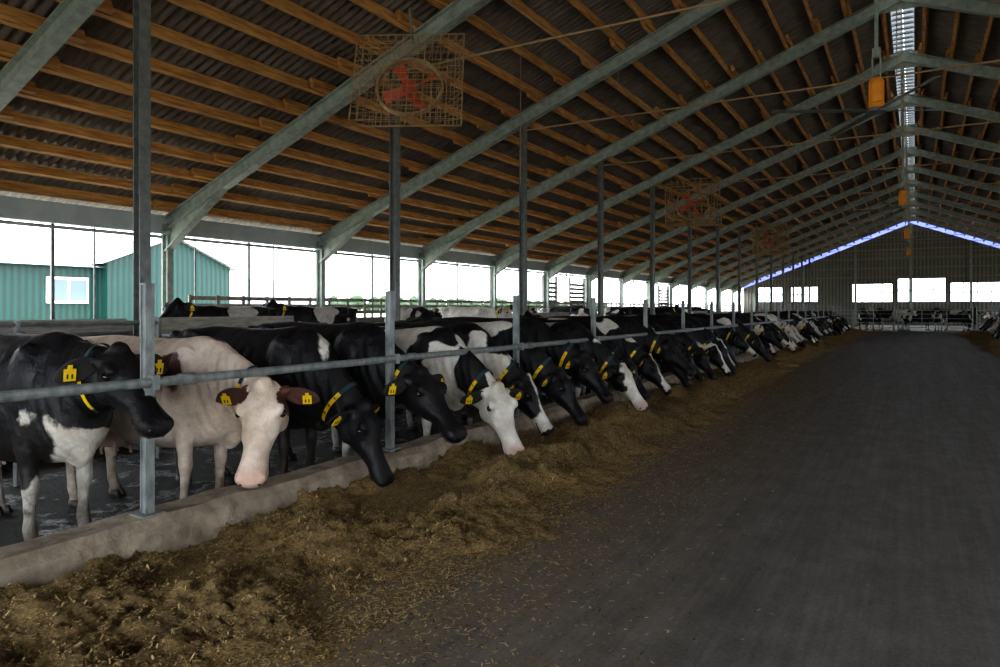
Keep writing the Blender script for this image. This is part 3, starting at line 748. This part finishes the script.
for (m_, x, y, rz) in ((up1,-11.6,9.3,-88),(up1,-11.9,11.9,-95),(up2,-11.4,14.6,100),(up1,-7.3,8.6,95),(up2,-7.3,11.6,88),(up1,-7.4,17.5,80),
                      (up1,-7.3,14.6,-85),(up3,-12,18,10),(up1,-11.5,21,-70),(up2,-11.8,25,170),(up1,-7.4,24,90),(up2,-11.5,30,5),(up3,-7.4,31,-85),(up1,-12,36,30),
                      (up1,-3.2,56.5,-90),(up3,-0.8,56.8,-60),(up2,1.5,57.4,-100),(up1,3.2,57.2,-80),(up2,-1.5,59.8,190),(up3,4.8,58.5,-120),(up1,5.6,60,-60),(up2,-12.3,44,0),
                      (up1,-2.6,58.0,-70),(up1,0.2,58.8,20),(up1,2.6,60.3,170),(up2,-6.5,58,-90)):
    place_cow(m_, x, y, rz, 1.08 if x < -5 else 1.05, 0.1 if x < -8.7 else (0.0 if -4.1 < x < 3.7 else PZ))
for y in (38, 39.2, 40.3, 41.5, 42.8, 44, 45.2, 46.4, 47.5, 48.8, 50, 51):
    place_cow(random.choice(lib), 5.12, y, 180+random.uniform(-5,5), CS*random.uniform(0.94,1.0))

# ------------------------------------------------------------------ outside
b_ = MB()
X = -35.0
b_.box((X-5, 9, 1.55), (10, 28.4, 4.1), 0)
b_.add([(X+0.4,-6,3.6),(X+0.4,23.4,3.6),(X-5,23.4,5.2),(X-5,-6,5.2)], [(0,1,2,3)], 1); b_.add([(X-10.4,-6,3.6),(X-10.4,23.4,3.6),(X-5,23.4,5.2),(X-5,-6,5.2)], [(0,1,2,3)], 1)
vs = []
for xx in (X+0.6, X-12):
    vs += [(xx,19.9,-0.4),(xx,27.1,-0.4),(xx,27.1,3.9),(xx,23.5,5.35),(xx,19.9,3.9)]
b_.add(vs, [(0,1,2,3,4),(9,8,7,6,5),(1,6,7,2),(0,4,9,5)], 0)
b_.add([(X+0.9,27.5,3.78),(X+0.9,23.5,5.42),(X-12,23.5,5.42),(X-12,27.5,3.78),(X+0.9,19.5,3.78),(X-12,19.5,3.78)], [(0,1,2,3),(1,4,5,2)], 1)
b_.box((X+0.05, 18.3, 2.45), (0.16, 1.9, 1.25), 2); 
for dy in (-0.45, 0.45): b_.box((X+0.1, 18.3+dy, 2.45), (0.14, 0.75, 1.0), 3)
b_.box((X+0.05, 12.3, 2.45), (0.16, 1.9, 1.25), 2); b_.box((X+0.1, 12.3, 2.45), (0.14, 1.6, 1.0), 3)
b_.obj('teal_farm_building', [M_teal, M_roof_out, M_white, M_glass])
b_ = MB(); R = []
for yy in (33.5, 45):
    R.append([(-48+5*math.cos(math.pi*i/14), yy, -0.4+4.4*math.sin(math.pi*i/14)) for i in range(15)])
b_.rings(R); b_.obj('polytunnel', [M_roof_out], False)
b_ = MB()
for k in range(70):
    y = 120+k*5+random.uniform(-2, 2); x = -190-random.uniform(0, 15); h = random.uniform(3.5, 6.5)
    b_.cyl((x,y,-0.4), (x,y,h*0.5), 0.3, 6, 1, 0.15)
    for j in range(5):
        b_.ell((x+random.uniform(-2,2), y+random.uniform(-3,3), random.uniform(h*0.3, h*0.8)), [random.uniform(1.6,3.2) for _ in range(3)], 0, 8)
b_.obj('tree_line', [M_leaf, M_bark])

# ------------------------------------------------------------------ light
w = bpy.data.worlds.new('overcast_sky'); scene.world = w; w.use_nodes = True; nt = w.node_tree
bg = nt.nodes['Background']; bg.inputs[0].default_value = (0.87,0.94,1.0,1); bg.inputs[1].default_value = 7.5
sd = bpy.data.lights.new('sun', 'SUN'); sd.energy = 5.0; sd.angle = math.radians(12); sd.color = (1,0.95,0.86)
so = bpy.data.objects.new('sun', sd); so.rotation_euler = (math.radians(28), math.radians(22), 0); COL.objects.link(so)

cam = bpy.data.cameras.new('camera'); cam.lens = 25.2; cam.sensor_width = 36; cam.shift_y = -0.0255; cam.clip_end = 1500
co_ = bpy.data.objects.new('camera', cam); co_.location = (0, 0, 1.6); co_.rotation_euler = (math.pi/2, 0, math.radians(30.66)); COL.objects.link(co_)
scene.camera = co_
print('OBJS', len(bpy.data.objects), scene.view_settings.look)
